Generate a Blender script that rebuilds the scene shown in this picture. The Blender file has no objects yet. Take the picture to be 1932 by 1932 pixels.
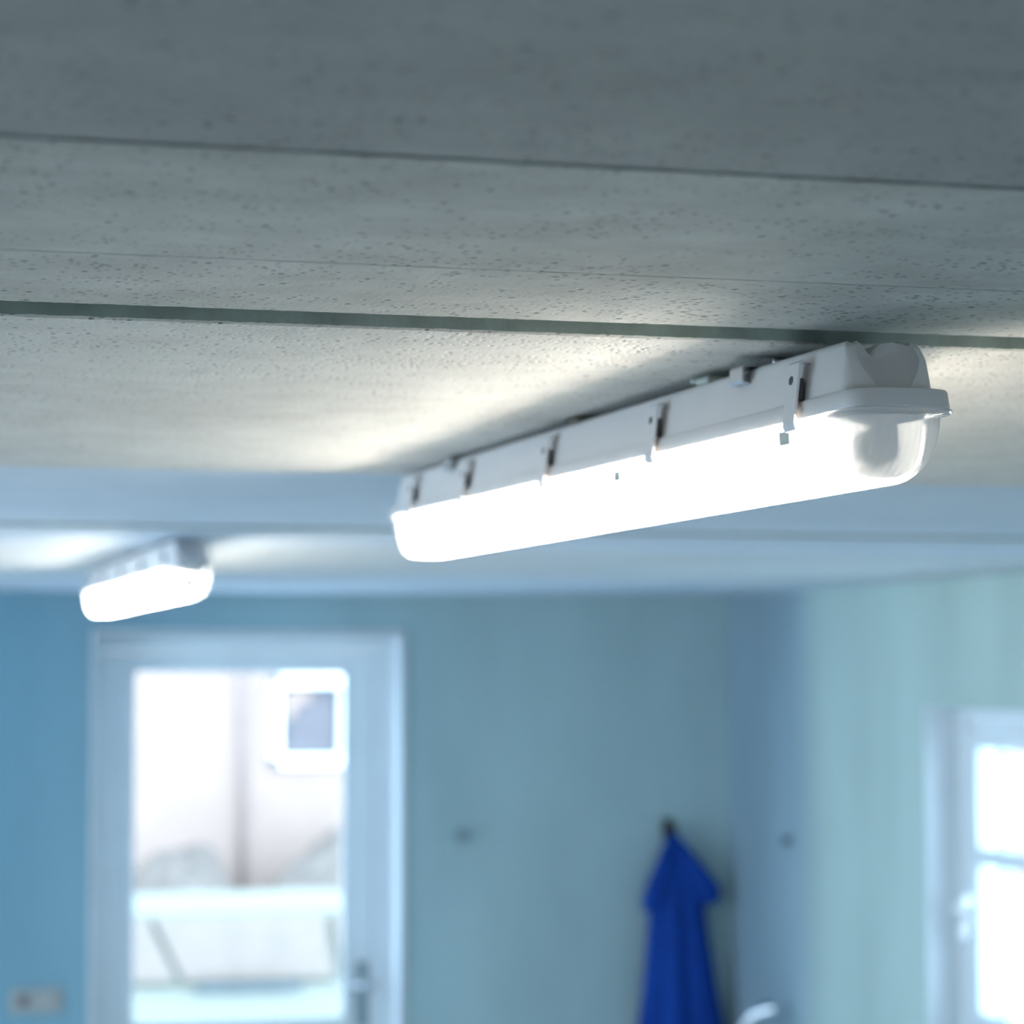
import bpy, bmesh, math, random
from mathutils import Vector, Matrix, noise
PI = math.pi
sc = bpy.context.scene
COL = sc.collection

# ------------------------------------------------------------------ camera
cam_d = bpy.data.cameras.new('camera')
cam = bpy.data.objects.new('camera', cam_d); COL.objects.link(cam)
cam.location = (0, 0, 2.0)
cam.rotation_euler = (math.radians(90 + 3.5935), 0, math.radians(-15.0386))
cam_d.sensor_width = 36; cam_d.lens = 93.168
cam_d.clip_start = 0.05; cam_d.clip_end = 200
cam_d.dof.use_dof = True
cam_d.dof.focus_distance = 1.88
cam_d.dof.aperture_fstop = 6.3
cam_d.dof.aperture_blades = 0
sc.camera = cam

# ------------------------------------------------------------------ exposure
sc.view_settings.view_transform = 'Standard'
sc.view_settings.look = 'None'
sc.view_settings.exposure = 0.75
sc.view_settings.gamma = 1.0
sc.view_settings.use_curve_mapping = False
sc.cycles.max_bounces = 10
sc.cycles.diffuse_bounces = 6
sc.cycles.transparent_max_bounces = 16
sc.cycles.caustics_reflective = False
sc.cycles.caustics_refractive = False
sc.cycles.sample_clamp_indirect = 6

# ------------------------------------------------------------------ sky
SKY = 5.5
world = bpy.data.worlds.new('overcast_sky'); sc.world = world
world.use_nodes = True
wn = world.node_tree.nodes; wl = world.node_tree.links
bg = wn['Background']
tc = wn.new('ShaderNodeTexCoord'); sep = wn.new('ShaderNodeSeparateXYZ')
wl.new(tc.outputs['Generated'], sep.inputs[0])
wr = wn.new('ShaderNodeValToRGB')
wr.color_ramp.elements[0].position = 0.0; wr.color_ramp.elements[0].color = (0.60, 0.80, 1.0, 1)
wr.color_ramp.elements[1].position = 0.7; wr.color_ramp.elements[1].color = (0.50, 0.75, 1.0, 1)
wl.new(sep.outputs['Z'], wr.inputs[0]); wl.new(wr.outputs[0], bg.inputs[0])
bg.inputs[1].default_value = SKY

def portal(name, loc, rot, sx, sy):
    d = bpy.data.lights.new(name, 'AREA'); d.shape = 'RECTANGLE'; d.size = sx; d.size_y = sy
    d.cycles.is_portal = True
    o = bpy.data.objects.new(name, d); COL.objects.link(o); o.location = loc; o.rotation_euler = rot
    return o

CE = 2.262           # ceiling height
YB, XR = 8.103, 2.904   # back wall and right wall inner faces
XL, YF = -2.2, -2.6
portal('daylight_portal', (1.345, 8.34, 1.05), (-PI/2, 0, 0), .86, 2.05)
portal('daylight_portal', (3.14, 5.9, 1.45), (0, PI/2, 0), .8, 1.1)
portal('daylight_portal', (XL - .2, 5.1, 1.35), (0, -PI/2, 0), 1.5, 3.0)
portal('daylight_portal', (.4, YF - .2, 1.2), (PI/2, 0, 0), .8, 1.2)

# ------------------------------------------------------------------ materials
def mat(name, color, rough=.6, metal=0., noise_amt=0., noise_scale=8., bump=0., bump_scale=60., spec=.5, emit=None, stretch=None):
    m = bpy.data.materials.new(name); m.use_nodes = True
    n = m.node_tree.nodes; l = m.node_tree.links; b = n['Principled BSDF']
    b.inputs['Base Color'].default_value = (*color, 1); b.inputs['Roughness'].default_value = rough
    b.inputs['Metallic'].default_value = metal; b.inputs['Specular IOR Level'].default_value = spec
    t = n.new('ShaderNodeTexCoord'); mp = n.new('ShaderNodeMapping'); l.new(t.outputs['Object'], mp.inputs[0])
    if stretch: mp.inputs['Scale'].default_value = stretch
    if noise_amt:
        nz = n.new('ShaderNodeTexNoise'); nz.inputs['Scale'].default_value = noise_scale; nz.inputs['Detail'].default_value = 5
        l.new(mp.outputs[0], nz.inputs[0])
        r = n.new('ShaderNodeValToRGB')
        r.color_ramp.elements[0].position = .3; r.color_ramp.elements[1].position = .7
        r.color_ramp.elements[0].color = (*[c * (1 - noise_amt) for c in color], 1)
        r.color_ramp.elements[1].color = (*[min(1, c * (1 + noise_amt)) for c in color], 1)
        l.new(nz.outputs[0], r.inputs[0]); l.new(r.outputs[0], b.inputs['Base Color'])
    if bump:
        nb = n.new('ShaderNodeTexNoise'); nb.inputs['Scale'].default_value = bump_scale; nb.inputs['Detail'].default_value = 6
        l.new(mp.outputs[0], nb.inputs[0])
        bp = n.new('ShaderNodeBump'); bp.inputs['Strength'].default_value = bump; bp.inputs['Distance'].default_value = .002
        l.new(nb.outputs[0], bp.inputs['Height']); l.new(bp.outputs[0], b.inputs['Normal'])
    if emit:
        b.inputs['Emission Color'].default_value = (*emit[0], 1); b.inputs['Emission Strength'].default_value = emit[1]
    return m

def concrete(name, c_lo, c_hi, pits=True):
    """board-cast concrete: streaks along X, dark pores, rough bump"""
    m = bpy.data.materials.new(name); m.use_nodes = True
    n = m.node_tree.nodes; l = m.node_tree.links; b = n['Principled BSDF']
    b.inputs['Roughness'].default_value = .9; b.inputs['Specular IOR Level'].default_value = .25
    t = n.new('ShaderNodeTexCoord')
    def mapped(scale):
        mp = n.new('ShaderNodeMapping'); mp.inputs['Scale'].default_value = scale
        l.new(t.outputs['Object'], mp.inputs[0]); return mp.outputs[0]
    def nz(vec, scale, det, rough=.55):
        q = n.new('ShaderNodeTexNoise'); q.inputs['Scale'].default_value = scale; q.inputs['Detail'].default_value = det
        q.inputs['Roughness'].default_value = rough
        l.new(vec, q.inputs[0]); return q.outputs[0]
    big = nz(mapped((1, 1.0, 1)), 3.0, 5)
    streak = nz(mapped((1.0, 1.3, 1)), 12, 8, .65)
    mx = n.new('ShaderNodeMath'); mx.operation = 'MULTIPLY_ADD'; mx.inputs[1].default_value = .5
    half = n.new('ShaderNodeMath'); half.operation = 'MULTIPLY'; half.inputs[1].default_value = .5
    l.new(big, half.inputs[0]); l.new(streak, mx.inputs[0]); l.new(half.outputs[0], mx.inputs[2])
    r = n.new('ShaderNodeValToRGB'); r.color_ramp.elements[0].position = .36; r.color_ramp.elements[1].position = .62
    r.color_ramp.elements[0].color = (*c_lo, 1); r.color_ramp.elements[1].color = (*c_hi, 1)
    l.new(mx.outputs[0], r.inputs[0])
    # pores: small dark pits, elongated along X
    def pores(scale, vec_scale, lo, hi, dens_scale, dens_lo, dens_hi):
        v = n.new('ShaderNodeTexVoronoi'); v.inputs['Scale'].default_value = scale; v.feature = 'F1'
        l.new(mapped(vec_scale), v.inputs['Vector'])
        a = n.new('ShaderNodeMapRange'); a.inputs['From Min'].default_value = lo; a.inputs['From Max'].default_value = hi
        a.inputs['To Min'].default_value = 1; a.inputs['To Max'].default_value = 0
        l.new(v.outputs['Distance'], a.inputs[0])
        d = n.new('ShaderNodeMapRange'); d.inputs['From Min'].default_value = dens_lo; d.inputs['From Max'].default_value = dens_hi
        l.new(nz(mapped((1, 3, 1)), dens_scale, 3), d.inputs[0])
        k = n.new('ShaderNodeMath'); k.operation = 'MULTIPLY'; l.new(a.outputs[0], k.inputs[0]); l.new(d.outputs[0], k.inputs[1])
        return k.outputs[0]
    p1 = pores(75, (1, .8, 1), .08, .24, 9, .47, .55)
    p2 = pores(150, (.8, .7, 1), .10, .30, 7, .40, .58)
    pm = n.new('ShaderNodeMath'); pm.operation = 'MAXIMUM'; l.new(p1, pm.inputs[0]); l.new(p2, pm.inputs[1])
    dk = n.new('ShaderNodeMix'); dk.data_type = 'RGBA'
    l.new(r.outputs[0], dk.inputs[6]); dk.inputs[7].default_value = (*[c * .45 for c in c_lo], 1)
    f = n.new('ShaderNodeMath'); f.operation = 'MULTIPLY'; f.inputs[1].default_value = .95 if pits else .15
    l.new(pm.outputs[0], f.inputs[0]); l.new(f.outputs[0], dk.inputs[0])
    l.new(dk.outputs[2], b.inputs['Base Color'])
    # bump
    fine = nz(mapped((1, .7, 1)), 260, 5, .7)
    mid = nz(mapped((1, 1.0, 1)), 45, 8, .65)
    s1 = n.new('ShaderNodeMath'); s1.operation = 'MULTIPLY_ADD'; s1.inputs[1].default_value = .35
    l.new(fine, s1.inputs[0]); l.new(mid, s1.inputs[2])
    s2 = n.new('ShaderNodeMath'); s2.operation = 'MULTIPLY_ADD'; s2.inputs[1].default_value = -1.2
    l.new(pm.outputs[0], s2.inputs[0]); l.new(s1.outputs[0], s2.inputs[2])
    bp = n.new('ShaderNodeBump'); bp.inputs['Strength'].default_value = .6 if pits else .15; bp.inputs['Distance'].default_value = .0022
    l.new(s2.outputs[0], bp.inputs['Height']); l.new(bp.outputs[0], b.inputs['Normal'])
    return m

def glass_mat(name, tint=(1, 1, 1), gloss=.06):
    m = bpy.data.materials.new(name); m.use_nodes = True
    n = m.node_tree.nodes; l = m.node_tree.links; n.remove(n['Principled BSDF'])
    tr = n.new('ShaderNodeBsdfTransparent'); tr.inputs[0].default_value = (*tint, 1)
    gl = n.new('ShaderNodeBsdfGlossy'); gl.inputs['Roughness'].default_value = .02
    mx = n.new('ShaderNodeMixShader'); mx.inputs[0].default_value = gloss
    l.new(tr.outputs[0], mx.inputs[1]); l.new(gl.outputs[0], mx.inputs[2]); l.new(mx.outputs[0], n['Material Output'].inputs[0])
    return m

def lens_mat(name):
    """ribbed clear polycarbonate diffuser: part clear, part milky"""
    m = bpy.data.materials.new(name); m.use_nodes = True
    n = m.node_tree.nodes; l = m.node_tree.links; n.remove(n['Principled BSDF'])
    tr = n.new('ShaderNodeBsdfTransparent'); tr.inputs[0].default_value = (.96, .97, .98, 1)
    tl = n.new('ShaderNodeBsdfTranslucent'); tl.inputs[0].default_value = (.93, .95, .97, 1)
    df = n.new('ShaderNodeBsdfDiffuse'); df.inputs[0].default_value = (.85, .88, .9, 1)
    gl = n.new('ShaderNodeBsdfGlossy'); gl.inputs['Roughness'].default_value = .14
    t = n.new('ShaderNodeTexCoord')
    wv = n.new('ShaderNodeTexWave'); wv.bands_direction = 'X'; wv.inputs['Scale'].default_value = 60
    l.new(t.outputs['Object'], wv.inputs[0])
    bp = n.new('ShaderNodeBump'); bp.inputs['Strength'].default_value = .25; bp.inputs['Distance'].default_value = .0006
    l.new(wv.outputs[1], bp.inputs['Height'])
    for s in (tl, df, gl): l.new(bp.outputs[0], s.inputs['Normal'])
    a = n.new('ShaderNodeMixShader'); a.inputs[0].default_value = .35
    l.new(tl.outputs[0], a.inputs[1]); l.new(df.outputs[0], a.inputs[2])
    b = n.new('ShaderNodeMixShader'); b.inputs[0].default_value = .78
    l.new(tr.outputs[0], b.inputs[1]); l.new(a.outputs[0], b.inputs[2])
    c = n.new('ShaderNodeMixShader'); lw = n.new('ShaderNodeLayerWeight'); lw.inputs[0].default_value = .25
    fm = n.new('ShaderNodeMath'); fm.operation = 'MULTIPLY'; fm.inputs[1].default_value = .35
    l.new(lw.outputs['Fresnel'], fm.inputs[0]); l.new(fm.outputs[0], c.inputs[0])
    l.new(b.outputs[0], c.inputs[1]); l.new(gl.outputs[0], c.inputs[2]); l.new(c.outputs[0], n['Material Output'].inputs[0])
    return m

def wall_paint(name, c_a, c_b, along, pos, soft, mottle=.08):
    """plaster blending between two tones along the wall (object axis `along` at `pos`)"""
    m = bpy.data.materials.new(name); m.use_nodes = True
    n = m.node_tree.nodes; l = m.node_tree.links; b = n['Principled BSDF']
    b.inputs['Roughness'].default_value = .8; b.inputs['Specular IOR Level'].default_value = .3
    t = n.new('ShaderNodeTexCoord'); s = n.new('ShaderNodeSeparateXYZ'); l.new(t.outputs['Object'], s.inputs[0])
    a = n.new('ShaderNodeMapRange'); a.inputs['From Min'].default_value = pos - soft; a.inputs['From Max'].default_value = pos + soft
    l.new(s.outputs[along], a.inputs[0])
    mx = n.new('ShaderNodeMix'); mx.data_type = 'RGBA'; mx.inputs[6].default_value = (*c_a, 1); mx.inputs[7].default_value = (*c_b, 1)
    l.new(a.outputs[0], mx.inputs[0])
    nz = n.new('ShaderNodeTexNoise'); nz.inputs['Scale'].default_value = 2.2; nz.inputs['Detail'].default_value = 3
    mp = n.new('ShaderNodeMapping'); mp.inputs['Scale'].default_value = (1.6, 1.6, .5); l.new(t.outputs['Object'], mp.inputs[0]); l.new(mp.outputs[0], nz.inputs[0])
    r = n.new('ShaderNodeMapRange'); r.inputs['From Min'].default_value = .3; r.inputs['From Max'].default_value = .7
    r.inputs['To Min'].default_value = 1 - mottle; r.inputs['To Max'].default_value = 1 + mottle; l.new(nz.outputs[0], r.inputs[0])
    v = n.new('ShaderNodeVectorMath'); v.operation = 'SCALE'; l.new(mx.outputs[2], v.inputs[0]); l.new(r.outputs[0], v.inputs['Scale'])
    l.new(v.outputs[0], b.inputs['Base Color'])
    nb = n.new('ShaderNodeTexNoise'); nb.inputs['Scale'].default_value = 60; l.new(t.outputs['Object'], nb.inputs[0])
    bp = n.new('ShaderNodeBump'); bp.inputs['Strength'].default_value = .3; bp.inputs['Distance'].default_value = .002
    l.new(nb.outputs[0], bp.inputs['Height']); l.new(bp.outputs[0], b.inputs['Normal'])
    return m

M = {}
M['ceil'] = concrete('grey_concrete', (.42, .405, .37), (.60, .585, .54))
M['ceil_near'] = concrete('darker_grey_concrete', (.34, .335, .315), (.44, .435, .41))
M['ceil_lamplit'] = concrete('lamplit_grey_concrete', (.54, .515, .475), (.67, .65, .605))  # near lamp's light put into the tone of the slab beside it
M['ceil_blue'] = concrete('daylight_blue_concrete', (.52, .58, .65), (.59, .655, .72), pits=False)  # bluish daylight away from the lamps, put into the slab colour
M['ceil_pale'] = concrete('lamplit_pale_concrete', (.50, .53, .54), (.56, .59, .60), pits=False)  # far lamp's warm pool of light, put into this slab's colour
M['groove'] = mat('joint_mortar', (.30, .34, .30), .95, noise_amt=.2, noise_scale=30, bump=.5)
M['wall_back'] = wall_paint('blue_grey_plaster', (.175, .335, .42), (.36, .48, .50), 'X', 1.3, .8)
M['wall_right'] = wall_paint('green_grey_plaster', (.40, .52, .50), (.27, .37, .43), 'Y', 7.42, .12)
M['wall_plain'] = mat('grey_plaster', (.66, .70, .71), .85, noise_amt=.06)
M['floor'] = mat('grey_floor', (.62, .62, .60), .6, noise_amt=.12, noise_scale=5)
M['white_paint'] = mat('white_gloss_paint', (.66, .71, .74), .35, noise_amt=.02)
M['glass'] = glass_mat('window_glass')
M['plastic'] = mat('grey_white_plastic', (.80, .755, .735), .42, noise_amt=.015, noise_scale=20, bump=.02)
M['clip'] = mat('clip_plastic', (.78, .745, .73), .35, noise_amt=.02)
M['dark_hole'] = mat('dark_hole', (.06, .06, .065), .8, noise_amt=.1)
M['steel'] = mat('stainless_steel', (.62, .60, .60), .32, 1.0, noise_amt=.05)
M['bronze'] = mat('brown_rubber', (.10, .085, .05), .7, noise_amt=.1)
M['seal'] = mat('rubber_gasket', (.75, .76, .78), .5, noise_amt=.02)
M['beige_clip'] = mat('beige_green_plastic', (.50, .54, .47), .5, noise_amt=.03)
M['lens'] = lens_mat('ribbed_polycarbonate')
M['tray'] = mat('white_enamel', (.85, .86, .87), .4, noise_amt=.02)
def shield_mat(name):
    m = bpy.data.materials.new(name); m.use_nodes = True
    n = m.node_tree.nodes; l = m.node_tree.links; n.remove(n['Principled BSDF'])
    d = n.new('ShaderNodeBsdfDiffuse'); d.inputs[0].default_value = (.8, .8, .8, 1)
    t = n.new('ShaderNodeBsdfTranslucent'); t.inputs[0].default_value = (.8, .8, .8, 1)
    x = n.new('ShaderNodeMixShader'); x.inputs[0].default_value = .8
    l.new(d.outputs[0], x.inputs[1]); l.new(t.outputs[0], x.inputs[2])
    tr = n.new('ShaderNodeBsdfTransparent'); y = n.new('ShaderNodeMixShader'); y.inputs[0].default_value = .08
    l.new(x.outputs[0], y.inputs[1]); l.new(tr.outputs[0], y.inputs[2]); l.new(y.outputs[0], n['Material Output'].inputs[0])
    return m
M['shield'] = shield_mat('thin_white_plastic')
M['tube'] = mat('lit_tube', (.9, .9, .9), .4, emit=((1.0, .93, .81), 138.0))
M['tube_cap'] = mat('aluminium_cap', (.7, .7, .7), .35, .8, noise_amt=.04)
M['coat'] = mat('blue_cotton', (.003, .042, .27), .85, noise_amt=.12, noise_scale=14, bump=.5, bump_scale=300, spec=.2)
M['black'] = mat('black_iron', (.012, .013, .014), .5, noise_amt=.1)
M['knob'] = mat('grey_iron', (.20, .27, .29), .6, noise_amt=.1)
M['chrome'] = mat('polished_chrome', (.86, .87, .9), .22, .9, noise_amt=.02)
M['socket'] = mat('ivory_plastic', (.36, .37, .36), .45, noise_amt=.05)
M['snow'] = mat('snow', (.75, .75, .76), .9, noise_amt=.03, bump=.3, bump_scale=4)
M['facade'] = mat('pale_pink_render', (.325, .228, .185), .85, noise_amt=.06, noise_scale=2)
M['pipe'] = mat('grey_zinc', (.30, .225, .20), .6, .1, noise_amt=.08)
M['white_ext'] = mat('white_exterior_paint', (.9, .9, .9), .6, noise_amt=.02)
M['pane_dark'] = mat('dark_window_pane', (.145, .13, .135), .6, noise_amt=.15, spec=.1)
M['hedge'] = mat('dull_hedge', (.15, .12, .10), .95, noise_amt=.35, noise_scale=12)
M['car_paint'] = mat('silver_car_paint', (.215, .21, .17), .6, .0, noise_amt=.02)
M['car_glass'] = mat('pale_car_glass', (.225, .172, .14), .7, noise_amt=.06)  # pale tone stands in for the bright reflection in the car windows
M['trim_dark'] = mat('blue_grey_trim', (.07, .085, .09), .6, noise_amt=.1)
M['seam'] = mat('thin_seam', (.30, .305, .285), .95, noise_amt=.25, noise_scale=30)
M['tyre'] = mat('tyre_rubber', (.03, .03, .03), .9, noise_amt=.2)

# ------------------------------------------------------------------ mesh helpers
class MB:
    def __init__(s): s.bm = bmesh.new()
    def box(s, x0, x1, y0, y1, z0, z1, bevel=0, mi=0, seg=2):
        vs = [s.bm.verts.new((x, y, z)) for x in (x0, x1) for y in (y0, y1) for z in (z0, z1)]
        q = [(0, 1, 3, 2), (4, 6, 7, 5), (0, 4, 5, 1), (2, 3, 7, 6), (0, 2, 6, 4), (1, 5, 7, 3)]
        fs = [s.bm.faces.new([vs[i] for i in k]) for k in q]
        for f in fs: f.material_index = mi
        if bevel:
            es = list({e for f in fs for e in f.edges})
            bmesh.ops.bevel(s.bm, geom=es, offset=bevel, segments=seg, profile=.5, affect='EDGES', clamp_overlap=True)
        return s
    def tube(s, pts, r, seg=16, caps=True):
        pts = [Vector(p) for p in pts]; n = len(pts)
        rs = r if isinstance(r, (list, tuple)) else [r] * n
        rings = []; ref = None
        for i, p in enumerate(pts):
            d = (pts[min(i + 1, n - 1)] - pts[max(i - 1, 0)]).normalized()
            if ref is None:
                ref = Vector((0, 0, 1)) if abs(d.z) < .9 else Vector((1, 0, 0))
            u = (ref - d * ref.dot(d)).normalized(); v = d.cross(u); ref = u
            rings.append([s.bm.verts.new(p + (u * math.cos(a) + v * math.sin(a)) * rs[i]) for a in [2 * PI * k / seg for k in range(seg)]])
        for a, b in zip(rings, rings[1:]):
            for k in range(seg):
                f = s.bm.faces.new((a[k], a[(k + 1) % seg], b[(k + 1) % seg], b[k])); f.smooth = True
        if caps:
            s.bm.faces.new(rings[0][::-1]); s.bm.faces.new(rings[-1])
        return s
    def loft(s, rings, cap0=True, cap1=True, smooth=True, closed=True):
        R = [[s.bm.verts.new(p) for p in r] for r in rings]
        m = len(R[0])
        for a, b in zip(R, R[1:]):
            for k in range(m if closed else m - 1):
                f = s.bm.faces.new((a[k], a[(k + 1) % m], b[(k + 1) % m], b[k])); f.smooth = smooth
        if cap0: s.bm.faces.new(R[0][::-1])
        if cap1: s.bm.faces.new(R[-1])
        return s
    def prism(s, pts, axis, a, b, mi=0):
        """outline extruded along an axis ('X','Y','Z') from a to b"""
        def P(u, v, w):
            return {'X': (w, u, v), 'Y': (u, w, v), 'Z': (u, v, w)}[axis]
        A = [s.bm.verts.new(P(u, v, a)) for u, v in pts]; B = [s.bm.verts.new(P(u, v, b)) for u, v in pts]
        m = len(pts)
        fs = [s.bm.faces.new(A), s.bm.faces.new(B[::-1])]
        for k in range(m): fs.append(s.bm.faces.new((A[k], A[(k + 1) % m], B[(k + 1) % m], B[k])))
        for f in fs: f.material_index = mi
        return s
    def build(s, name, m, parent=None, auto=None):
        bmesh.ops.recalc_face_normals(s.bm, faces=s.bm.faces)
        me = bpy.data.meshes.new(name); s.bm.to_mesh(me); s.bm.free()
        for k in (m if isinstance(m, (list, tuple)) else [m]): me.materials.append(k)
        if auto is not None:
            for p in me.polygons: p.use_smooth = True
            me.set_sharp_from_angle(angle=math.radians(auto))
        o = bpy.data.objects.new(name, me); COL.objects.link(o)
        if parent: o.parent = parent
        return o

def tag(o, label, cat=None, group=None, kind=None):
    o['label'] = label
    if cat: o['category'] = cat
    if group: o['group'] = group
    if kind: o['kind'] = kind
    return o
def empty(name, loc=(0, 0, 0), rot=(0, 0, 0)):
    o = bpy.data.objects.new(name, None); COL.objects.link(o); o.location = loc; o.rotation_euler = rot; o.empty_display_size = .1
    return o
def copy_tree(o, parent=None, skip=()):
    c = o.copy(); COL.objects.link(c); c.parent = parent
    for ch in o.children:
        if not ch.name.startswith(skip or '#'): copy_tree(ch, c)
    return c

# ------------------------------------------------------------------ ceiling
# slabs laid across the room; joints at these Y positions; main joint is open with a slight step down
random.seed(3)
NX = 900
def edge_noise(x, seed, amp):
    v = noise.noise(Vector((x * 60, seed, 0))) * .6 + noise.noise(Vector((x * 220, seed + 5, 0))) * .4
    return amp * (v if abs(v) < .5 else v * 1.6)
x0c, x1c = XL - .25, XR + .25
prof = [  # (y, z, jitter in y, jitter in z, seed) of the underside, with the material of the strip that follows
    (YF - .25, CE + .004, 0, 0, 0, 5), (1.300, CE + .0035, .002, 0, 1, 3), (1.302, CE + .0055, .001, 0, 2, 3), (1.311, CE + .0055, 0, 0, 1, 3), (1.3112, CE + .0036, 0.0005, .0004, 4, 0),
    (1.655, CE + .0035, 0, 0, 3, 3), (1.6556, CE + .0042, 0, .0003, 3, 3), (1.657, CE + .0042, 0, .0003, 3, 3), (1.6572, CE + .0035, 0, 0.0003, 3, 0),
    (1.882, CE + .0035, .0022, .0004, 7, 0), (1.886, CE + .0048, .003, .0010, 6, 0), (1.889, CE + .0080, .001, 0, 8, 1), (1.907, CE + .0095, 0, 0, 9, 1),
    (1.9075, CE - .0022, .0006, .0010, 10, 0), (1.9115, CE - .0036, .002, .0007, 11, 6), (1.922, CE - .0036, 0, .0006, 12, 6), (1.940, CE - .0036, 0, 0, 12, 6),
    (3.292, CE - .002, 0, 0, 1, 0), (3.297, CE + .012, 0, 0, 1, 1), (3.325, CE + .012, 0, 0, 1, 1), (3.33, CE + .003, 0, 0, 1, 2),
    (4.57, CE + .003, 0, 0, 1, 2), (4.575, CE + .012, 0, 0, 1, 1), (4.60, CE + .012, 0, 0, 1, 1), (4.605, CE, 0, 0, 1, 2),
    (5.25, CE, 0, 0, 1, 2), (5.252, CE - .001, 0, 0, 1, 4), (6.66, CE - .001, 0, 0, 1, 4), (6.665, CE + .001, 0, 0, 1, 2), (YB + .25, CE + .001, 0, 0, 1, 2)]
bm = bmesh.new(); rows = []
for (y, z, jy, jz, sd, mi) in prof:
    row = []
    for i in range(NX + 1):
        # dense where the camera looks (x 0..1.2), coarse elsewhere
        t = i / NX
        x = x0c + (.05 - x0c) * (t / .08) if t < .08 else (.05 + 1.0 * (t - .08) / .84 if t < .92 else 1.05 + (x1c - 1.05) * (t - .92) / .08)
        dy = edge_noise(x, sd, jy) if jy else 0
        dz = edge_noise(x, sd + 20, jz) if jz else 0
        row.append(bm.verts.new((x, y + dy, z + dz)))
    rows.append(row)
for j in range(len(rows) - 1):
    for i in range(NX):
        f = bm.faces.new((rows[j][i], rows[j + 1][i], rows[j + 1][i + 1], rows[j][i + 1])); f.material_index = prof[j][5]
top = [bm.verts.new((x, y, CE + .2)) for x, y in ((x0c, YF - .25), (x0c, YB + .25), (x1c, YB + .25), (x1c, YF - .25))]
bm.faces.new(top)
bm.faces.new([rows[k][0] for k in range(len(rows))] + [top[1], top[0]])
bm.faces.new([rows[k][NX] for k in range(len(rows))][::-1] + [top[3], top[2]])
bm.faces.new(rows[0][::-1] + [top[0], top[3]])
bm.faces.new(rows[-1] + [top[2], top[1]])
s = MB(); s.bm.free(); s.bm = bm
ceiling = s.build('ceiling', [M['ceil'], M['groove'], M['ceil_blue'], M['seam'], M['ceil_pale'], M['ceil_near'], M['ceil_lamplit']])
tag(ceiling, 'grey cast concrete ceiling of wide slabs with dark straight joints', 'ceiling', kind='structure')

# ------------------------------------------------------------------ walls and floor
WT = .25
m = MB(); m.box(XL - WT, XR + WT, YF - WT, YB + WT, -.1, 0)
tag(m.build('floor', M['floor']), 'grey floor of the room below the picture', 'floor', kind='structure')
DX0, DX1, DZ = .868, 1.822, 2.137
zt = CE + .05
m = MB()
m.box(XL, DX0, YB, YB + WT, 0, zt); m.box(DX1, XR + WT, YB, YB + WT, 0, zt); m.box(DX0, DX1, YB, YB + WT, DZ, zt)
tag(m.build('wall_back', M['wall_back']), 'blue-grey plastered back wall around the glazed door', 'wall', kind='structure')
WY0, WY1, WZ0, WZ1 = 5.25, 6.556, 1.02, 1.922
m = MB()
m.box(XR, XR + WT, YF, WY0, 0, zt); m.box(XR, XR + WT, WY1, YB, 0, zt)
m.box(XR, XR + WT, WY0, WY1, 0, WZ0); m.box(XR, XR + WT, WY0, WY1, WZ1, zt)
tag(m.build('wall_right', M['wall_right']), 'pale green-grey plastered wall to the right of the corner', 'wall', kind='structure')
m = MB()
m.box(XL - WT, XL, YF, 3.6, 0, zt); m.box(XL - WT, XL, 6.6, YB, 0, zt); m.box(XL - WT, XL, 3.6, 6.6, 0, .6); m.box(XL - WT, XL, 3.6, 6.6, 2.1, zt)  # unseen window opening added to let more daylight into the room
tag(m.build('wall_left', M['wall_plain']), 'grey plastered left wall with an unseen opening added for daylight', 'wall', kind='structure')
m = MB()
m.box(XL, .0, YF - WT, YF, 0, zt); m.box(.8, XR, YF - WT, YF, 0, zt); m.box(.0, .8, YF - WT, YF, 0, .6); m.box(.0, .8, YF - WT, YF, 1.8, zt)  # unseen opening behind the camera, added to brighten the room
tag(m.build('wall_front', M['wall_plain']), 'grey plastered wall behind the viewpoint', 'wall', kind='structure')

# ------------------------------------------------------------------ glazed door in the back wall
door = empty('door_1', (1.345, YB, 0)); tag(door, 'white glazed door in the back wall with a tall pane', 'door', kind='structure')
def rel(o, root):
    o.location = -Vector(root.location) if o.parent == root else o.location
    return o
def part(mb, name, mt, root, parent=None, auto=None):
    """part meshes are written in room coordinates; move them into the frame of their thing"""
    off = Vector(root.location)
    for v in mb.bm.verts: v.co -= off
    return mb.build(name, mt, parent or root, auto)
m = MB()   # fixed frame set back in the reveal
fy0, fy1 = YB + .165, YB + .235
m.box(DX0 + .004, DX0 + .052, fy0, fy1, 0, DZ - .004, .003); m.box(DX1 - .052, DX1 - .004, fy0, fy1, 0, DZ - .004, .003); m.box(DX0 + .052, DX1 - .052, fy0, fy1, DZ - .056, DZ - .004, .003)
part(m, 'door_frame', M['white_paint'], door)
m = MB()   # jamb lining
m.box(DX0, DX0 + .004, YB - .012, YB + .24, 0, DZ); m.box(DX1 - .004, DX1, YB - .012, YB + .24, 0, DZ); m.box(DX0, DX1, YB - .012, YB + .24, DZ - .004, DZ)
m.box(DX0 - .012, DX0 + .004, YB - .012, YB - .001, 0, DZ + .012); m.box(DX1 - .004, DX1 + .010, YB - .012, YB - .001, 0, DZ + .012); m.box(DX0, DX1, YB - .012, YB - .001, DZ - .004, DZ + .012)
part(m, 'jamb', M['white_paint'], door)
lx0, lx1, lz1 = DX0 + .054, DX1 - .054, DZ - .058
gx0, gx1, gz0, gz1 = .999, 1.681, .925, 2.029
m = MB(); ly0, ly1 = YB + .172, YB + .215
m.box(lx0, gx0, ly0, ly1, .01, lz1, .004); m.box(gx1, lx1, ly0, ly1, .01, lz1, .004)
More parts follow.
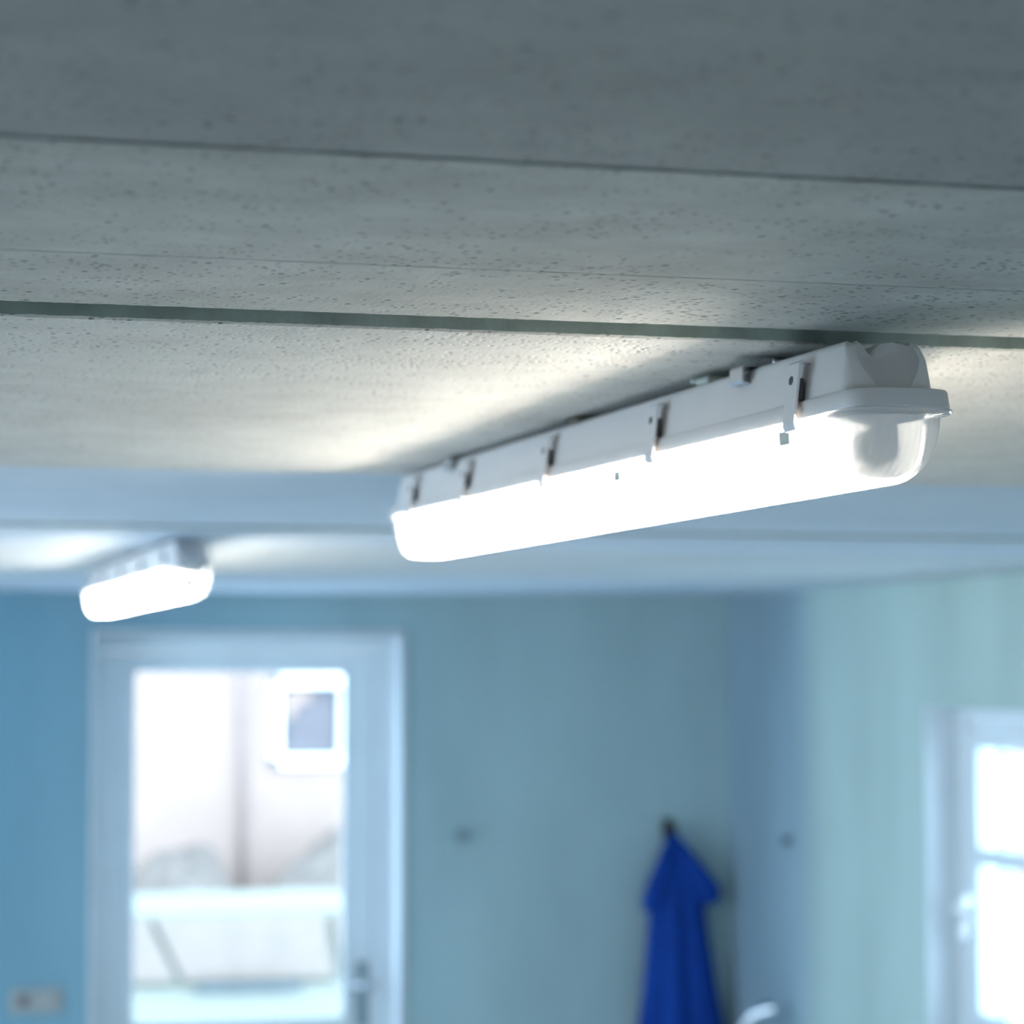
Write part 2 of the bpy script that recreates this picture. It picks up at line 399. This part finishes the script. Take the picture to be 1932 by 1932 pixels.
m.box(gx0, gx1, ly0, ly1, gz1, lz1, .004); m.box(gx0, gx1, ly0, ly1, .01, gz0, .004)
for a, b, c, d in ((gx0, gx0 + .012, gz0, gz1), (gx1 - .012, gx1, gz0, gz1), (gx0, gx1, gz0, gz0 + .012), (gx0, gx1, gz1 - .01, gz1)):
    m.box(a, b, ly0 - .008, ly0 + .002, c, d, .002)
m.box(gx0 + .08, gx1 - .08, ly0 - .01, ly0, .15, .80, .004)
leaf = part(m, 'door_leaf', M['white_paint'], door)
m = MB(); m.box(gx0 + .001, gx1 - .001, ly0 + .018, ly0 + .022, gz0, gz1)
part(m, 'glass_pane', M['glass'], door, leaf)
m = MB(); hx, hz = 1.730, 1.02
m.box(hx - .018, hx + .018, ly0 - .008, ly0, hz - .12, hz + .09, .004)
part(m, 'handle_shadow_plate', M['knob'], door, leaf)  # plate coloured as the bluish shadow around the lever
m = MB(); m.tube([(hx, ly0, hz + .02), (hx, ly0 - .05, hz + .02), (hx - .02, ly0 - .06, hz + .02), (hx - .075, ly0 - .06, hz + .016)], [.011, .011, .012, .012])
part(m, 'handle', M['chrome'], door, leaf, auto=50)['label'] = 'bright lever handle'

# ------------------------------------------------------------------ window in the right wall
win = empty('window_1', (XR, (WY0 + WY1) / 2, WZ0)); tag(win, 'white framed window in the right wall with glazing bars', 'window', kind='structure')
cw = .02
m = MB()
m.box(XR - .004, XR + .22, WY1 - .004, WY1, WZ0, WZ1); m.box(XR - .004, XR + .22, WY0, WY0 + .004, WZ0, WZ1); m.box(XR - .004, XR + .22, WY0, WY1, WZ1 - .004, WZ1)
part(m, 'reveal_lining', M['white_paint'], win)
m = MB(); fa, fb = XR + .086, XR + .15
m.box(fa, fb, WY1 - .064, WY1 - .004, WZ0, WZ1 - .004, .004); m.box(fa, fb, WY0 + .004, WY0 + .064, WZ0, WZ1 - .004, .004)
m.box(fa, fb, WY0 + .064, WY1 - .064, WZ1 - .054, WZ1 - .004, .004); m.box(fa, fb, WY0 + .064, WY1 - .064, WZ0, WZ0 + .045, .004)
part(m, 'window_frame', M['white_paint'], win)
m = MB(); m.box(XR - .06, XR + .04, WY0 - cw, WY1 + cw, WZ0 - .045, WZ0 - .018, .006)
part(m, 'window_sill', M['white_paint'], win)
def sash(ya, yb):
    m = MB(); xa, xb = XR + .080, XR + .12; st = .060
    m.box(xa, xb, ya, ya + st, WZ0 + .047, WZ1 - .056, .004); m.box(xa, xb, yb - st - .012, yb, WZ0 + .047, WZ1 - .056, .004)
    m.box(xa, xb, ya + st, yb - st, WZ1 - .103, WZ1 - .056, .004); m.box(xa, xb, ya + st, yb - st, WZ0 + .047, WZ0 + .11, .004)
    o = part(m, 'sash', M['white_paint'], win)
    m = MB(); m.box(xa + .006, xb - .006, ya + st, yb - st - .01, 1.514, 1.556, .003)
    m.box(xa + .008, xb - .012, yb - .188, yb - .170, WZ0 + .10, WZ1 - .09, .002)
    part(m, 'glazing_bar', M['white_paint'], win, o)
    m = MB(); m.box(xa + .018, xa + .022, ya + st - .002, yb - st - .01, WZ0 + .10, WZ1 - .095)
    part(m, 'glass_pane', M['glass'], win, o)
    return o
s1 = sash(5.905, 6.490); s2 = sash(5.316, 5.901)
m = MB(); hy = 6.462; hz = 1.395; xa = XR + .080
m.box(xa - .008, xa, hy - .014, hy + .014, hz - .06, hz + .04, .003)
m.tube([(xa - .004, hy, hz), (xa - .035, hy, hz), (xa - .042, hy - .012, hz + .004), (xa - .046, hy - .085, hz + .028)], [.010, .011, .014, .016])
m.tube([(xa - .01, hy + .002, hz - .02), (xa - .022, hy - .004, hz - .055), (xa - .022, hy - .008, hz - .075)], [.007, .011, .012])
part(m, 'window_handle', M['white_ext'], win, s1, auto=50)['label'] = 'white lever handle'

# ------------------------------------------------------------------ strip lights
FW = .0806; FL = 1.572
def rrect(w, y0, y1, r, n=10, side=14, sw=None):
    """closed plan outline: rounded rectangle, half width w, from y0 to y1 (near end dense)"""
    pts = []
    r = min(r, w * .98); q = w - r
    if sw is None or sw >= q: xs = [-q + 2 * q * k / 60 for k in range(1, 60)]
    else: xs = [-q + (q - sw) * k / 5 for k in range(1, 5)] + [-sw + 2 * sw * k / 50 for k in range(51)] + [sw + (q - sw) * k / 5 for k in range(1, 5)]
    def arc(cx, cy, a0, a1):
        return [(cx + r * math.cos(a), cy + r * math.sin(a)) for a in [a0 + (a1 - a0) * k / n for k in range(n + 1)]]
    pts += arc(w - r, y0 + r, -PI / 2, 0)
    ys = [y0 + r + (y1 - y0 - 2 * r) * k / side for k in range(1, side)]
    pts += [(w, y) for y in ys]
    pts += arc(w - r, y1 - r, 0, PI / 2)
    pts += [(x, y1) for x in xs[::-1]]
    pts += arc(-w + r, y1 - r, PI / 2, PI)
    pts += [(-w, y) for y in ys[::-1]]
    pts += arc(-w + r, y0 + r, PI, 3 * PI / 2)
    pts += [(x, y0) for x in xs]
    return pts
def sm(a, b, x):
    t = max(0, min(1, (x - a) / (b - a))); return t * t * (3 - 2 * t)
HT = .0535; HB = .0515
def housing_mesh():
    m = MB(); rings = []
    def ring(w, inset, r, z, scoop=0, f=0, t=0):
        out = []
        sw = (w - r) * f if f else None
        for (x, y) in rrect(w, inset, FL - inset, r, n=14, sw=sw):
            # a shallow end block, a touch prouder than the body; a scalloped recess in each end
            e = min(y, FL - y); d = 0; zz = z
            if scoop > 0 and e < inset + 1e-6 and abs(x) < sw:
                k = x / sw; d = scoop * (1 - abs(k) ** 2) ** .62
                y = y + d if y < FL / 2 else y - d
                zz -= .0085 * t ** 3 * max(0, 1 - abs(k) / .5) ** 1.3
            ee = min(y, FL - y)
            zz -= .0035 * t ** 5 * (1 - sm(0, .010, ee - inset)) * (1 if abs(x) > .8 * (w - r) else 0)
            body = .0012 * sm(.088, .094, e)
            x -= math.copysign(body, x) if abs(x) > w * .9 else 0
            out.append((x, y, zz))
        return out
    # flange
    rings.append(ring(.0375, .004, .027, .0005)); rings.append(ring(.0400, .0012, .029, .0000)); rings.append(ring(.0403, .0005, .029, .0012))
    rings.append(ring(.0392, .0022, .0285, .0118)); rings.append(ring(.0382, .0032, .028, .0132)); rings.append(ring(.0366, .006, .0265, .0136))
    rings.append(ring(.0356, .028, .0205, .0140))
    N = 26
    for k in range(0, N + 1):
        t = k / N; z = .0142 + (HT - .0142) * t
        w = .0354 - .0068 * t ** 1.2
        ins = .030 + .019 * t ** 1.2
        if t > .86:
            u = (t - .86) / .14; w -= .0040 * (1 - math.sqrt(max(0, 1 - u * u))); ins += .003 * (1 - math.sqrt(max(0, 1 - u * u)))
        r = .020 - .0135 * min(1, t * 1.6)
        f = .62 + .36 * min(1, math.sqrt(t / .4))
        rings.append(ring(w, ins, r, z, .0005 + .025 * min(1, t / .75) ** .8, f, t))
    m.loft(rings, cap0=True, cap1=True)
    return m
def lens_mesh():
    m = MB(); rings = []
    def ring(w, ins, r, z): return [(x, y, z) for x, y in rrect(w, ins, FL - ins, r, n=14)]
    rings.append(ring(.0385, .0030, .0285, -.0006)); rings.append(ring(.0418, -.0008, .030, -.0008)); rings.append(ring(.0422, -.0013, .0302, -.0022)); rings.append(ring(.0412, .0002, .030, -.0038))
    rings.append(ring(.0368, .0100, .0285, -.0052))
    N = 18
    for k in range(1, N + 1):
        u = k / N; z = -.0052 - (HB - .0052) * math.sin(u * PI / 2)
        c = 1 - math.sqrt(max(0, 1 - math.sin(u * PI / 2) ** 2.6))
        w = .0368 - .0025 * u - .018 * c * (1 if u > .3 else u / .3)
        ins = .0100 + .009 * math.sin(u * PI / 2) ** 1.5 + .042 * c
        rings.append(ring(w, ins, max(.008, .0285 - .012 * c), z))
    m.loft(rings, cap0=False, cap1=True)
    return m
CLIPS = (.128, .470, .820, 1.160, 1.425)
def make_light():
    root = empty('strip_light')
    hs = housing_mesh().build('housing', M['plastic'], root, auto=38)
    m = MB(); rg = [[(x, y, z) for x, y in rrect(w, i, FL - i, .028)] for w, i, z in ((.0398, .0018, -.0001), (.0404, .001, -.0004), (.0398, .0018, -.0007))]
    m.loft(rg, cap0=False, cap1=False); m.build('gasket', M['seal'], root)
    ln = lens_mesh().build('diffuser', M['lens'], root, auto=50); ln['label'] = 'clear ribbed plastic diffuser'
    # gear tray (inside)
    m = MB(); m.prism([(-.030, -.001), (.030, -.001), (.030, -.0045), (.012, -.0085), (-.012, -.0085), (-.030, -.0045)], 'Y', .045, FL - .045)
    m.build('gear_tray', M['tray'], root)
    tb = MB(); tb.tube([(0, .078, -.0245), (0, FL - .078, -.0245)], .0130, 24)
    t = tb.build('tube', M['tube'], root); t['label'] = 'glowing white fluorescent tube'
    for (a, b) in ((.063, .078), (FL - .078, FL - .063)):
        c = MB(); c.tube([(0, a, -.0245), (0, b, -.0245)], .0134, 24); c.build('tube_cap', M['tube_cap'], t)
    for e in (.061, FL - .061):
        sg = 1 if e < .5 else -1
        c = MB(); oc = [(.0345, -.003), (.0340, -.020), (.0320, -.032), (.026, -.041), (.016, -.0465), (0, -.048)]
        c.prism(oc + [(-x, z) for x, z in oc[::-1][1:]], 'Y', e - .0008, e + .0008)
        c.build('end_light_screen', M['shield'], root)  # added screen inside the diffuser that dims its end
    for (a, b) in ((.044, .059), (FL - .059, FL - .044)):
        c = MB(); c.box(-.011, .011, a, b, -.036, -.0035, .006); c.build('lamp_holder', M['tray'], root)
    # closing clips, both long sides
    for sx in (-1, 1):
        for y in CLIPS:
            c = MB(); w = .0118
            out = [(.0300, .0428), (.0306, .0446), (.0372, .0446), (.0396, .0425), (.0422, .0200), (.0440, .0040), (.0446, -.0030), (.0430, -.0085), (.0395, -.0092), (.0395, -.0070),
                   (.0420, -.0050), (.0424, -.0020), (.0420, .0030), (.0404, .0200), (.0378, .0412), (.0362, .0430)]
            if sx < 0: pts = [(-a, b) for a, b in out][::-1]
            else: pts = out
            c.prism(pts, 'Y', y - w, y + w)
            co = c.build('clip', M['clip'], root)
            h = MB(); cx, cz_ = .0412, .0300
            hp = []
            for k in range(16):
                a = 2 * PI * k / 16; dz = .0034 * math.sin(a)
                hp.append((sx * (cx + .0002 - dz * .115), y + .002 + .0040 * math.cos(a), cz_ + dz))
            hp2 = [(p[0] - sx * .0006, p[1], p[2]) for p in hp]
            h.loft([hp, hp2]); h.build('clip_hole', M['dark_hole'], co)
            h = MB(); h.box(min(sx * .0350, sx * .0400), max(sx * .0350, sx * .0400), y - .0100, y + .0100, .0150, .0310, .001); h.build('clip_gap_shade', M['dark_hole'], co)  # dark block stands for the shade in the gap behind the strap
    # small beige catches on the diffuser sides
    for y in (.152, .582, 1.022):
        c = MB(); c.prism([(-.0378, -.0062), (-.0388, -.0070), (-.0384, -.0165), (-.0376, -.0172), (-.0370, -.0165), (-.0370, -.0070)], 'Y', y - .011, y + .011)
        k = c.build('catch', M['beige_clip'], root); k['label'] = 'small beige catch on the diffuser'
    # steel mounting brackets under the ceiling
    for y in (.262, 1.25):
        c = MB(); w = .0145
        c.box(-.031, .031, y - w, y + w, HT + .0002, HT + .0014, .0003)
        for sx in (-1, 1):
            a = [(sx * .0280, HT + .0018), (sx * .0360, HT + .0018), (sx * .0375, HT - .0005), (sx * .0378, HT - .0105), (sx * .0366, HT - .0128), (sx * .0310, HT - .0135), (sx * .0310, HT - .0125), (sx * .0358, HT - .0118), (sx * .0366, HT - .0095), (sx * .0362, HT), (sx * .0280, HT + .0004)]
            c.prism(a if sx > 0 else a[::-1], 'Y', y - w, y + w)
        c.tube([(0, y, HT + .001), (0, y, HT + .0135)], .006, 12)
        c.build('mounting_bracket', M['steel'], root)
    for (y, mt_) in ((.375, 'beige_clip'), (.76, 'bronze')):
        c = MB(); c.box(-.029, -.012, y - .018, y + .012, HT - .001, HT + .0045, .0015); c.tube([(-.026, y + .014, HT + .003), (-.024, y + .034, HT + .005), (-.012, y + .05, HT + .003)], .0022, 10)
        c.build('cable_clamp', M[mt_], root)
    return root
main = make_light()
main.name = 'strip_light'
main.location = (.7621, 1.7406, 2.1938); main.rotation_euler = (math.atan(.0062), 0, 0)
tag(main, 'large grey-white strip light on the ceiling with lit ribbed diffuser, nearest the camera', 'strip light', 'sealed strip lights on the ceiling')
far = copy_tree(main, skip=('end_light_screen', 'lamp_holder'))   # no added light screens here: it glows from end to end
far.location = (.690, 4.80, 2.2005); far.rotation_euler = (0, 0, 0)
tag(far, 'small distant lit strip light on the ceiling above the glazed door', 'strip light', 'sealed strip lights on the ceiling')

# ------------------------------------------------------------------ blue coat on its hook
hook = empty('coat_hook', (2.69, YB, 1.52))
tag(hook, 'black iron coat hook on the back wall holding the blue coat', 'hook')
m = MB(); m.box(-.016, .016, -.008, -.0005, -.035, .034, .004); m.build('back_plate', M['black'], hook)
m = MB(); m.tube([(0, -.004, .0), (0, -.035, -.006), (0, -.062, -.012), (0, -.078, .0), (0, -.080, .018)], [.007, .007, .007, .007, .009], 12); m.build('hook_arm', M['black'], hook, auto=60)

coat = empty('blue_coat', (2.69, YB - .060, 1.51))
tag(coat, 'deep blue cotton work coat hanging from the black hook near the corner', 'coat')
m = MB(); rings = []
prof_c = [  # z, left x, right x, depth  (relative to the hanging point)
    (-.004, -.012, .014, .008), (-.02, -.022, .028, .016), (-.05, -.040, .050, .022), (-.10, -.058, .078, .028), (-.16, -.070, .098, .032), (-.23, -.080, .106, .034), (-.27, -.084, .110, .036),
    (-.36, -.090, .124, .038), (-.50, -.104, .146, .040), (-.62, -.121, .172, .042), (-.80, -.138, .185, .042), (-1.0, -.150, .195, .042), (-1.12, -.155, .197, .040)]
for z, a, b, d in prof_c:
    r = []
    cx, hw = (a + b) / 2, (b - a) / 2
    for k in range(72):
        an = 2 * PI * k / 72
        amp = .20 * min(1, -z / .3)
        fold = 1 + amp * math.cos(7 * an + 1.1 + 1.2 * math.sin(z * 2.2)) * abs(math.sin(an)) + .5 * amp * math.cos(11 * an - z * 1.5) * abs(math.sin(an))
        r.append((cx + hw * math.cos(an), d * math.sin(an) * fold - .004, z + (.006 * math.sin(5 * an) if z < -1 else 0)))
    rings.append(r)
m.loft(rings); m.build('body', M['coat'], coat)
def sleeve(pts, w, d):
    m = MB(); rings = []
    for i, ((x, y, z), ww, dd) in enumerate(zip(pts, w, d)):
        dx = pts[min(i + 1, len(pts) - 1)][0] - pts[max(i - 1, 0)][0]; dz = pts[min(i + 1, len(pts) - 1)][2] - pts[max(i - 1, 0)][2]
        L = math.hypot(dx, dz); px, pz = -dz / L, dx / L
        rings.append([(x + px * ww * math.cos(a), y + dd * math.sin(a) * (1 + .18 * math.cos(5 * a)), z + pz * ww * math.cos(a)) for a in [2 * PI * k / 32 for k in range(32)]])
    m.loft(rings); return m
sleeve([(-.012, -.016, -.035), (-.042, -.020, -.10), (-.064, -.022, -.165), (-.077, -.022, -.215), (-.080, -.020, -.245)], [.014, .022, .030, .034, .026], [.014, .022, .024, .024, .016]).build('sleeve', M['coat'], coat)
sleeve([(.020, -.016, -.035), (.052, -.020, -.09), (.086, -.022, -.145), (.112, -.022, -.19), (.118, -.020, -.225)], [.016, .026, .036, .044, .034], [.014, .022, .024, .024, .016]).build('sleeve', M['coat'], coat)
m = MB(); m.tube([(-.016, .008, -.012), (-.010, -.004, .006), (0, -.006, .012), (.010, -.004, .006), (.018, .008, -.012)], .003, 8); m.build('hanging_loop', M['black'], coat)

# ------------------------------------------------------------------ small fittings on the walls
def wall_knob(loc, rot, label):
    o = empty('wall_peg', loc, rot); tag(o, label, 'peg', 'small round pegs on the walls')
    m = MB(); m.tube([(0, 0, 0), (0, 0, .004)], [.019, .018], 24); m.build('base_plate', M['knob'], o, auto=40)
    m = MB(); m.tube([(0, 0, .004), (0, 0, .018), (0, 0, .022), (0, 0, .034), (0, 0, .038)], [.007, .007, .014, .015, .008], 20); m.build('peg_head', M['knob'], o, auto=40)
wall_knob((2.012, YB, 1.510), (PI / 2, 0, 0), 'small dark round peg on the back wall between door and coat')
wall_knob((XR, 7.557, 1.512), (0, -PI / 2, 0), 'small grey round peg on the right wall beside the corner')

so = empty('wall_socket', (.701, YB, 1.038)); tag(so, 'pale double wall socket left of the glazed door', 'socket')
m = MB(); m.box(-.078, .078, -.008, -.0003, -.036, .036, .003); m.build('cover_plate', M['socket'], so)
for x in (-.037, .037):
    m = MB(); m.box(x - .028, x + .028, -.014, -.008, -.027, .027, .003)
    f = m.build('socket_face', M['socket'], so)
    m = MB()
    m.tube([(x, -.0155, 0), (x, -.0135, 0)], .017 , 20)
    m.build('socket_well', M['pane_dark'] if x < 0 else M['socket'], f)

tap = empty('swan_neck_tap', (2.80, 7.64, .655)); tag(tap, 'shiny pale swan-neck tap beside the corner right of the blue coat', 'tap')
m = MB(); m.tube([(0, 0, 0), (0, 0, .02), (0, 0, .10), (0, 0, .12)], [.026, .022, .020, .014], 20); m.build('tap_body', M['chrome'], tap, auto=40)
m = MB(); P = [(0, 0, .11), (-.02, -.004, .16), (-.035, -.012, .23), (-.032, -.03, .295), (-.008, -.055, .335), (.022, -.085, .352), (.040, -.105, .357)]
m.tube(P, [.012, .013, .015, .017, .017, .015, .012], 18)
m.build('spout', M['chrome'], tap, auto=60)
m = MB(); m.tube([(.006, -.062, .354), (.020, -.078, .362), (.034, -.092, .368)], [.007, .010, .007], 14); m.build('spout_grip', M['black'], tap, auto=60)
m = MB(); m.tube([(0, 0, .07), (.03, -.03, .085), (.05, -.05, .10)], [.007, .006, .007], 12); m.build('tap_lever', M['chrome'], tap, auto=60)
# wall basin under it, below the frame
m = MB(); bs = []
for (z, k, dy) in ((.60, 1.0, 0), (.62, 1.0, 0), (.62, .90, 0), (.60, .86, 0), (.50, .60, 0), (.50, .55, 0)):
    bs.append([(2.72 + .17 * k * math.cos(a), 7.48 + .24 * k * math.sin(a), z) for a in [2 * PI * i / 40 for i in range(40)]])
outer = [[(2.72 + .17 * k * math.cos(a), 7.48 + .24 * k * math.sin(a), z) for a in [2 * PI * i / 40 for i in range(40)]] for z, k in ((.44, .5), (.52, .82), (.60, 1.0))]
m.loft(outer + bs[1:])
basin = m.build('wash_basin', M['white_ext'], auto=40); tag(basin, 'white wash basin under the tap in the corner', 'basin')

# ------------------------------------------------------------------ outside
GZ = -.6
m = MB(); m.box(-40, 40, YB + .6, 60, GZ - .3, GZ - .1); m.box(XR + .5, 40, -20, YB + .6, GZ - .3, GZ - .1)
tag(m.build('ground', M['snow']), 'pale snowy ground of the yard outside', 'ground', kind='structure')

bl = empty('neighbour_house', (4.5, 22, GZ - .1)); tag(bl, 'pale pink rendered house seen through the glazed door', 'house')
fx0, fx1, fz0, fz1 = 3.815, 4.80, 1.263, 2.022
m = MB()
m.box(-6, fx0, 22, 30, GZ - .1, 6.5); m.box(fx1, 15, 22, 30, GZ - .1, 6.5); m.box(fx0, fx1, 22, 30, GZ - .1, fz0); m.box(fx0, fx1, 22, 30, fz1, 6.5); m.box(fx0, fx1, 22.2, 30, fz0, fz1)
part(m, 'house_wall', M['facade'], bl)
m = MB(); t_ = .09
m.box(fx0, fx0 + t_, 21.95, 22.12, fz0, fz1, .01); m.box(fx1 - t_, fx1, 21.95, 22.12, fz0, fz1, .01); m.box(fx0, fx1, 21.95, 22.12, fz0, fz0 + t_, .01); m.box(fx0, fx1, 21.95, 22.12, fz1 - t_, fz1, .01)
m.box(fx0 + .60, fx0 + .64, 21.97, 22.1, fz0, fz1, .005)
hw = part(m, 'house_window', M['white_ext'], bl)
m = MB(); m.box(fx0 + .1, fx1 - .1, 22.08, 22.10, fz0 + .1, fz1 - .1)
part(m, 'window_pane', M['pane_dark'], bl, hw)
m = MB(); m.prism([(3.95, 1.90), (4.18, 1.90), (4.16, 1.80), (4.06, 1.78), (4.02, 1.68), (3.95, 1.66)], 'Y', 22.04, 22.075)
part(m, 'window_curtain', M['facade'], bl, hw)
m = MB(); m.tube([(3.575, 21.93, GZ + .02), (3.575, 21.93, 6.3)], .030, 16)
part(m, 'downpipe', M['pipe'], bl)
m = MB(); m.prism([(21.4, 6.45), (30.6, 6.45), (26, 9.0)], 'X', -6.4, 15.4)
part(m, 'roof', M['hedge'], bl)

def hedge(x0, x1, y, h, label):
    m = MB(); rings = []
    n = 26
    for i in range(n + 1):
        x = x0 + (x1 - x0) * i / n; e = math.sin(PI * min(1, max(0.02, i / n)) ) ** .35
        rings.append([(x, y + .35 * math.cos(a) * e * (1 + .2 * noise.noise(Vector((x * 3, a * 2, 1)))), GZ - .12 + max(0, h * e * (.55 + .5 * math.sin(a)) * (1 + .16 * noise.noise(Vector((x * 2.5, a, 4)))))) for a in [2 * PI * k / 20 for k in range(20)]])
    m.loft(rings); o = m.build('hedge', M['hedge']); tag(o, label, 'hedge')
hedge(2.45, 3.50, 21.3, 1.38, 'low dark shrub by the house, left of the downpipe')
hedge(3.50, 5.2, 21.3, 1.42, 'longer grey-green hedge by the house, right of the downpipe')

car = empty('parked_car', (2.2, 14.9, GZ - .1)); tag(car, 'pale parked car in the yard seen through the glazed door', 'car')
# side profile (x, z above ground); nose towards +X
body = [(-1.6, .30), (-1.62, .62), (-1.55, .86), (-1.42, 1.06), (2.35, 1.07), (2.50, .72), (2.52, .36), (2.2, .24), (-1.4, .24)]
roof_ = [(-1.42, 1.05), (-1.15, 1.36), (-.85, 1.45), (.85, 1.455), (1.15, 1.38), (1.75, 1.05)]
m = MB()
m.prism(body, 'Y', -.85, .85)
bmesh.ops.bevel(m.bm, geom=[e for e in m.bm.edges], offset=.05, segments=3, affect='EDGES', clamp_overlap=True)
m.build('car_body', M['car_paint'], car, auto=40)
m = MB()
m.loft([[(x, -.74 + .10 * (z - 1) , z) for x, z in roof_], [(x, .74 - .10 * (z - 1), z) for x, z in roof_]], smooth=False)
m.build('cabin', M['car_paint'], car, auto=40)
for pts in ([(-1.22, 1.10), (-1.02, 1.40), (-.40, 1.425), (-.24, 1.10)], [(-.20, 1.10), (-.36, 1.428), (.55, 1.432), (.60, 1.10)], [(.66, 1.10), (.61, 1.43), (.88, 1.42), (1.50, 1.10)]):
    m = MB(); m.prism(pts, 'Y', -.768, -.69); m.build('side_window', M['car_glass'], car)
m = MB(); m.box(-.16, .42, -.875, -.845, 1.045, 1.09, .012); m.build('trim_strip', M['trim_dark'], car)
for x in (-1.05, 1.7):
    for y in (-.80, .80):
        m = MB(); m.tube([(x, y - .1, .31), (x, y + .1, .31)], .31, 32); w = m.build('wheel', M['tyre'], car, auto=40)
        m = MB(); m.tube([(x, y - .106, .31), (x, y + .106, .31)], .19, 24); m.build('hub', M['pipe'], w, auto=40)
